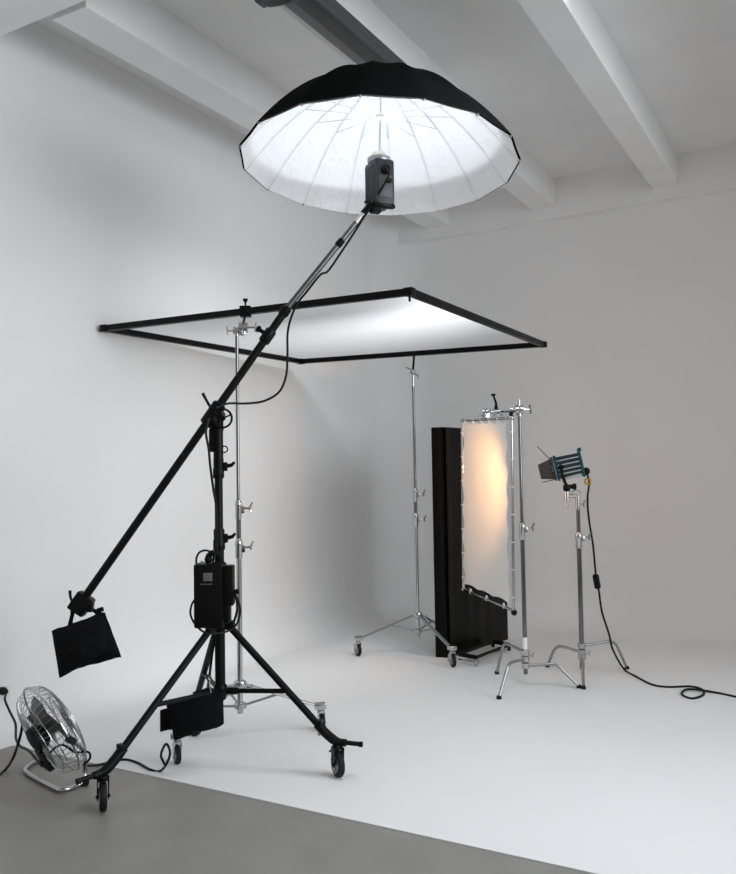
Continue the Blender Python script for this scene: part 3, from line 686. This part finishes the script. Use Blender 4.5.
# yoke: U under the housing
mb = MB(); Zv = V((0, 0, 1)); yc_ = FRES
P = [fp(-.06, .118, .0), fp(-.065, .122, -.07), fp(-.05, .10, -.15), fp(-.05, .0, -.165), fp(-.05, -.10, -.15), fp(-.065, -.122, -.07), fp(-.06, -.118, 0)]
mb.tube(catmull(P, 5), .012, 8)
for sg in (-1, 1): mb.cyl(fp(-.06, sg*.095, 0), fp(-.06, sg*.14, 0), .022)
mb.build('yoke', m_black, fs)
mb = MB(); yb = fp(-.05, 0, -.165); mb.box(yb-Zv*.01, (.05, .05, .05), ROTC, bev=.006); mb.cyl(yb, yb+RIGHT*.07, .018); mb.lathe(yb+RIGHT*.05, RIGHT, [(0, .012), (.005, .026), (.025, .026), (.03, .012)]); mb.cyl(yb, yb-Zv*.10, .016); mb.build('yoke_mount', m_black, fs)
mb = MB(); pr = fp(.13, 0, -.075); mb.sphere(pr, .033, n=8); mb.cyl(fp(.10, 0, -.07), pr, .02); mb.build('cable_gland', m_black, fs)
# offset arm from stand to spigot
oa = empty('offset_arm', c2+V((0, 0, 1.40)), 'short chrome offset arm between the short c-stand and the blue spotlight', 'mounting arm')
sp = yb-Zv*.07; ct = c2+V((0, 0, 1.43))
mb = MB(); mb.cyl(c2+V((0, 0, 1.34)), ct+V((0, 0, .03)), .019); mb.cyl(sp-Zv*.05, sp+Zv*.03, .020); mb.cyl(V((sp.x, sp.y, ct.z+.02)), ct+Zv*.02, .0135)
mb.cyl(V((sp.x, sp.y, ct.z-.03)), sp+Zv*.0, .016); mb.torus(ct+Zv*.035-RIGHT*.01, fr, .035, .005, 14, 6, 0, pi); tknob(mb, ct-Zv*.05, RIGHT, Zv, 1.0); mb.cyl(V((sp.x, sp.y, ct.z-.08)), V((sp.x, sp.y, ct.z)), .009); mb.build('arm', m_chrome, oa)

# power cord of the spotlight
def cordobj(name, P, r, label, cat='cable', m=None, parent=None, n=7):
    mb = MB(); mb.tube(catmull(P, n), r, 8); o_ = mb.build(name, m or m_cord, parent)
    if parent is None: tag(o_, label, cat, 'black cables around the power pack' if name == 'pack_cable' else None)
    return o_
cdp = empty('spotlight_cord', c2+RIGHT*.2, 'black cord with inline switch from the blue spotlight to the right edge of the floor', 'cable')
D = 6.98
def lie(x, y, z=.006): return ground(x, y, z)
dw = [pr, at(589, 482, 7.0), at(587.5, 500, 6.98), at(589, 520, 6.96), at(593, 545, 6.94), at(595.5, 572, 6.92)]
cordobj('cord', dw+[at(597, 582, 6.92), at(599, 592, 6.92), at(602, 612, 6.90), at(609, 634, 6.86), at(613, 650, 6.82)]+[lie(624, 669, .02), lie(636, 676.5), lie(652, 684.5), lie(668, 687), lie(690, 686.5), lie(702, 689.5), lie(703, 695), lie(692, 698.5), lie(682, 694.5), lie(686, 689.5, .012), lie(700, 690, .018), lie(718, 693), lie(737, 697), lie(770, 703)], .0085, None, parent=cdp)
mb = MB(); a, b = at(595.3, 574, 6.92), at(598, 589, 6.92); dd = (b-a).normalized(); mb.lathe(a, dd, [(0, .012), (.012, .026), ((b-a).length-.012, .026), ((b-a).length, .012)], 14); mb.build('inline_switch', m_black, cdp)
mb = MB(); q = at(587.5, 481.5, 6.98); mb.torus(q, fr, .022, .009, 14, 7); mb.torus(q+RIGHT*.02-Zv*.004, RIGHT, .018, .008, 12, 6); mb.build('yellow_tie', m_yellow, cdp)

# ------------------------------------------------------------------ cables on the boom stand
def ob(px, off=.028, dn_=0): return onboom(px)-up*off+NV*.01
cordobj('head_cable', [hc-hy*.10+V((0, 0, .065)), hc-hy*.13+V((0, 0, .02)), at(378, 195, 4.9), at(372, 205, 4.93), at(364, 217, 4.95), at(352, 236, 4.97), at(340, 254, 4.97), at(328, 271, 4.96), ob(316, .03), ob(303, .03), ob(291, .034),
        at(288, 330, 4.86), at(287.5, 355, 4.86), at(286, 376, 4.86), at(279, 392, 4.86), at(264, 401, 4.86), at(246, 403.5, 4.84), at(228, 403.5, 4.80), at(216, 408, 4.74)], .0068,
        'thin black cable looping under the boom arm from flash head to pivot')
cordobj('column_cable', [at(209, 418, 4.70), at(206, 432, 4.68), at(208.5, 448, 4.69), at(210.5, 468, 4.70), at(213.5, 490, 4.72), at(216, 505, 4.74), at(217, 530, 4.745), at(217, 552, 4.745)], .007, 'black cable running down the boom stand column from the pivot')
cordobj('pack_cable', [at(213, 562, 4.72), at(213, 554, 4.68), at(207, 550.5, 4.67), at(200, 552, 4.66), at(196.5, 558, 4.65), at(196.5, 566, 4.62)], .006, 'black cable arching over the top of the power pack')
cordobj('pack_cable', [at(210, 553, 4.70), at(215, 552, 4.69), at(219, 554, 4.69), at(222, 560, 4.68), at(225, 566, 4.68), at(231, 584, 4.68), at(236, 597, 4.68), at(237, 610, 4.68), at(234, 622, 4.68)], .0065, 'black cable looping down the right side of the power pack')
cordobj('pack_cable', [at(224, 566, 4.66), at(229, 580, 4.64), at(234, 592, 4.64), at(239, 603, 4.65), at(240, 614, 4.66), at(236, 625, 4.68), at(228, 631, 4.66), at(216, 633.5, 4.62), at(204, 632, 4.60), at(195, 624, 4.60), at(190.5, 614, 4.60), at(192, 604, 4.60), at(197, 597, 4.61)], .006, 'black cable looped in a ring below the power pack')
cordobj('floor_cable', [lie(84, 766, .02), lie(98, 765), lie(112, 761.5), lie(126, 759.5), lie(138, 763), lie(150, 769.5), lie(160, 771), at(167, 763, 4.62), at(170, 752, 4.66), at(166, 744, 4.68), at(161, 755, 4.64), at(165, 765, 4.62)], .007, 'black cable on the floor running from the fan to the boom stand casters')

# ------------------------------------------------------------------ floor fan
FC = at(51, 729, 4.42)
fan = empty('floor_fan', V((FC.x, FC.y, 0)), 'chrome floor fan with round wire cage, on the concrete by the left wall', 'fan')
faxis = (RIGHT*.70+V((0, 0, 1))*.42+_f.normalized()*.62); faxis.normalize()
fx = V((0, 0, 1)).cross(faxis).normalized(); fu = faxis.cross(fx).normalized()
RF = .25
def fpnt(r, a, h): return FC+faxis*h+(fx*cos(a)+fu*sin(a))*r
for nm, s_ in (('rear_cage', -1), ('front_cage', 1)):
    mb = MB(); NW = 44
    for k in range(NW):
        a = 2*pi*k/NW
        mb.tube([fpnt(.05, a, s_*.092), fpnt(.12, a, s_*.09), fpnt(.19, a, s_*.078), fpnt(.232, a, s_*.05), fpnt(RF, a, s_*.008)], .0016, 4)
    for r, h in ((.06, .091), (.15, .087), (.215, .064)): mb.torus(FC+faxis*h*s_, faxis, r, .0022, 40, 5)
    mb.build(nm, m_alu, fan)
mb = MB(); mb.torus(FC, faxis, RF, .0055, 48, 8); mb.build('cage_ring', m_chrome, fan)
mb = MB(); mb.lathe(FC+faxis*.09, faxis, [(0, .055), (.006, .052), (.008, .01)], 24); mb.build('badge_disc', m_alu, fan)
mb = MB(); mb.lathe(FC-faxis*.02, faxis, [(0, .03), (.04, .03)], 16)
for k in range(3):
    a0 = 2*pi*k/3+.5; rows = []
    for i in range(8):
        t = i/7; r = .03+.165*t; wd = (.5+.75*sin(pi*(.15+.75*t)))*.95
        rows.append([fpnt(r, a0+wd*(s_-.5)*1.6, .022*(s_-.5)*2) for s_ in (0, .25, .5, .75, 1)])
    vv = [[mb.bm.verts.new(p) for p in rw] for rw in rows]; vb_ = [[mb.bm.verts.new(p-faxis*.003) for p in rw] for rw in rows]
    for i in range(7):
        for j in range(4):
            mb.bm.faces.new((vv[i][j], vv[i+1][j], vv[i+1][j+1], vv[i][j+1])); mb.bm.faces.new((vb_[i][j], vb_[i][j+1], vb_[i+1][j+1], vb_[i+1][j]))
mb.build('blades', m_dark, fan)
mb = MB(); mb.lathe(FC-faxis*.115, faxis, [(0, .04), (.008, .066), (.05, .07), (.08, .05), (.10, .015)], 24); mb.build('motor', m_rub, fan)
mb = MB(); q = FC-faxis*.088-fu*.12; mb.box(q, (.12, .09, .045), basis(fu, fx, faxis), bev=.008); mb.build('switch_box', m_rub, fan)
# chrome tube base: U on the floor with two uprights to the pivots at the sides of the ring
pL, pR = FC+fx*(RF+.012), FC-fx*(RF+.012)
if (pL-CAM).length < (pR-CAM).length: pL, pR = pR, pL                      # pR: nearer pivot
a1, a2, a3, a4 = lie(84, 783, .012), lie(60, 791, .012), lie(22, 770, .012), lie(44, 757, .012)
P = [pR, pR+(V((a1.x, a1.y, .16))-pR)*.6+RIGHT*.02, V((a1.x, a1.y, .10))+RIGHT*.005, V((a1.x, a1.y, .035)), a1+(a2-a1)*.25, a1+(a2-a1)*.85, a2+(a3-a2)*.15, a2+(a3-a2)*.85, a3+(a4-a3)*.25, a3+(a4-a3)*.9]
mb = MB(); mb.tube(catmull(P, 6), .0125, 10); q = a4; mb.tube(catmull([a3+(a4-a3)*.9, a4+V((0, 0, .03)), pL+(a4-pL)*.5, pL], 6), .0125, 10); mb.build('tube_base', m_chrome, fan)
for p in (pR, pL):
    mb = MB(); mb.cyl(p-fx*.03, p+fx*.03, .018); mb.build('pivot_knob', m_rub, fan)
for p in (a1, a4):
    mb = MB(); mb.box(V((p.x, p.y, .018)), (.05, .04, .036), Matrix.Rotation(.6, 4, 'Z'), bev=.006); mb.build('rubber_foot', m_rub, fan)
cordobj('cord_tail', [FC-faxis*.12-fu*.12, at(60, 745, 4.45), at(75, 752, 4.42), at(88, 752, 4.42), at(90, 758, 4.42), at(84, 765, 4.43)], .006, None, parent=fan)

# wall outlet, plug and fan cord
ox = on_x(2, 694, WX+.004)
ou = empty('wall_outlet', ox, 'white wall outlet with black plug low on the left wall', 'outlet')
mb = MB(); mb.box(ox-V((0, .02, 0)), (.012, .16, .09), bev=.003); mb.build('plate', m_plate, ou)
pg = on_x(3, 691, WX+.03)
mb = MB(); mb.lathe(pg-V((.02, 0, 0)), (1, 0, 0), [(0, .024), (.03, .026), (.055, .014)], 16); mb.sphere(pg+V((.03, 0, -.004)), .014)
plug = tag(mb.build('power_plug', m_rub, None, loc=pg), 'round black plug pushed into the wall outlet behind the fan', 'plug')
cordobj('fan_cord', [pg+V((.03, 0, -.01)), at(5, 700, 5.32), at(10, 712, 5.22), at(15.5, 724, 5.1), at(16, 738, 4.95), at(20, 746, 4.80), at(29, 751, 4.6), FC-faxis*.12-fu*.14], .0075, 'black cord from the wall plug drooping to the back of the fan')
cordobj('extension_cord', [at(23, 720, 4.62), at(21, 733, 4.62), at(18, 744, 4.62), at(13, 758, 4.56), lie(6, 769, .008), lie(-4, 777), lie(-25, 786)], .0075, 'black cord hanging beside the fan and leaving at the left edge of the floor')
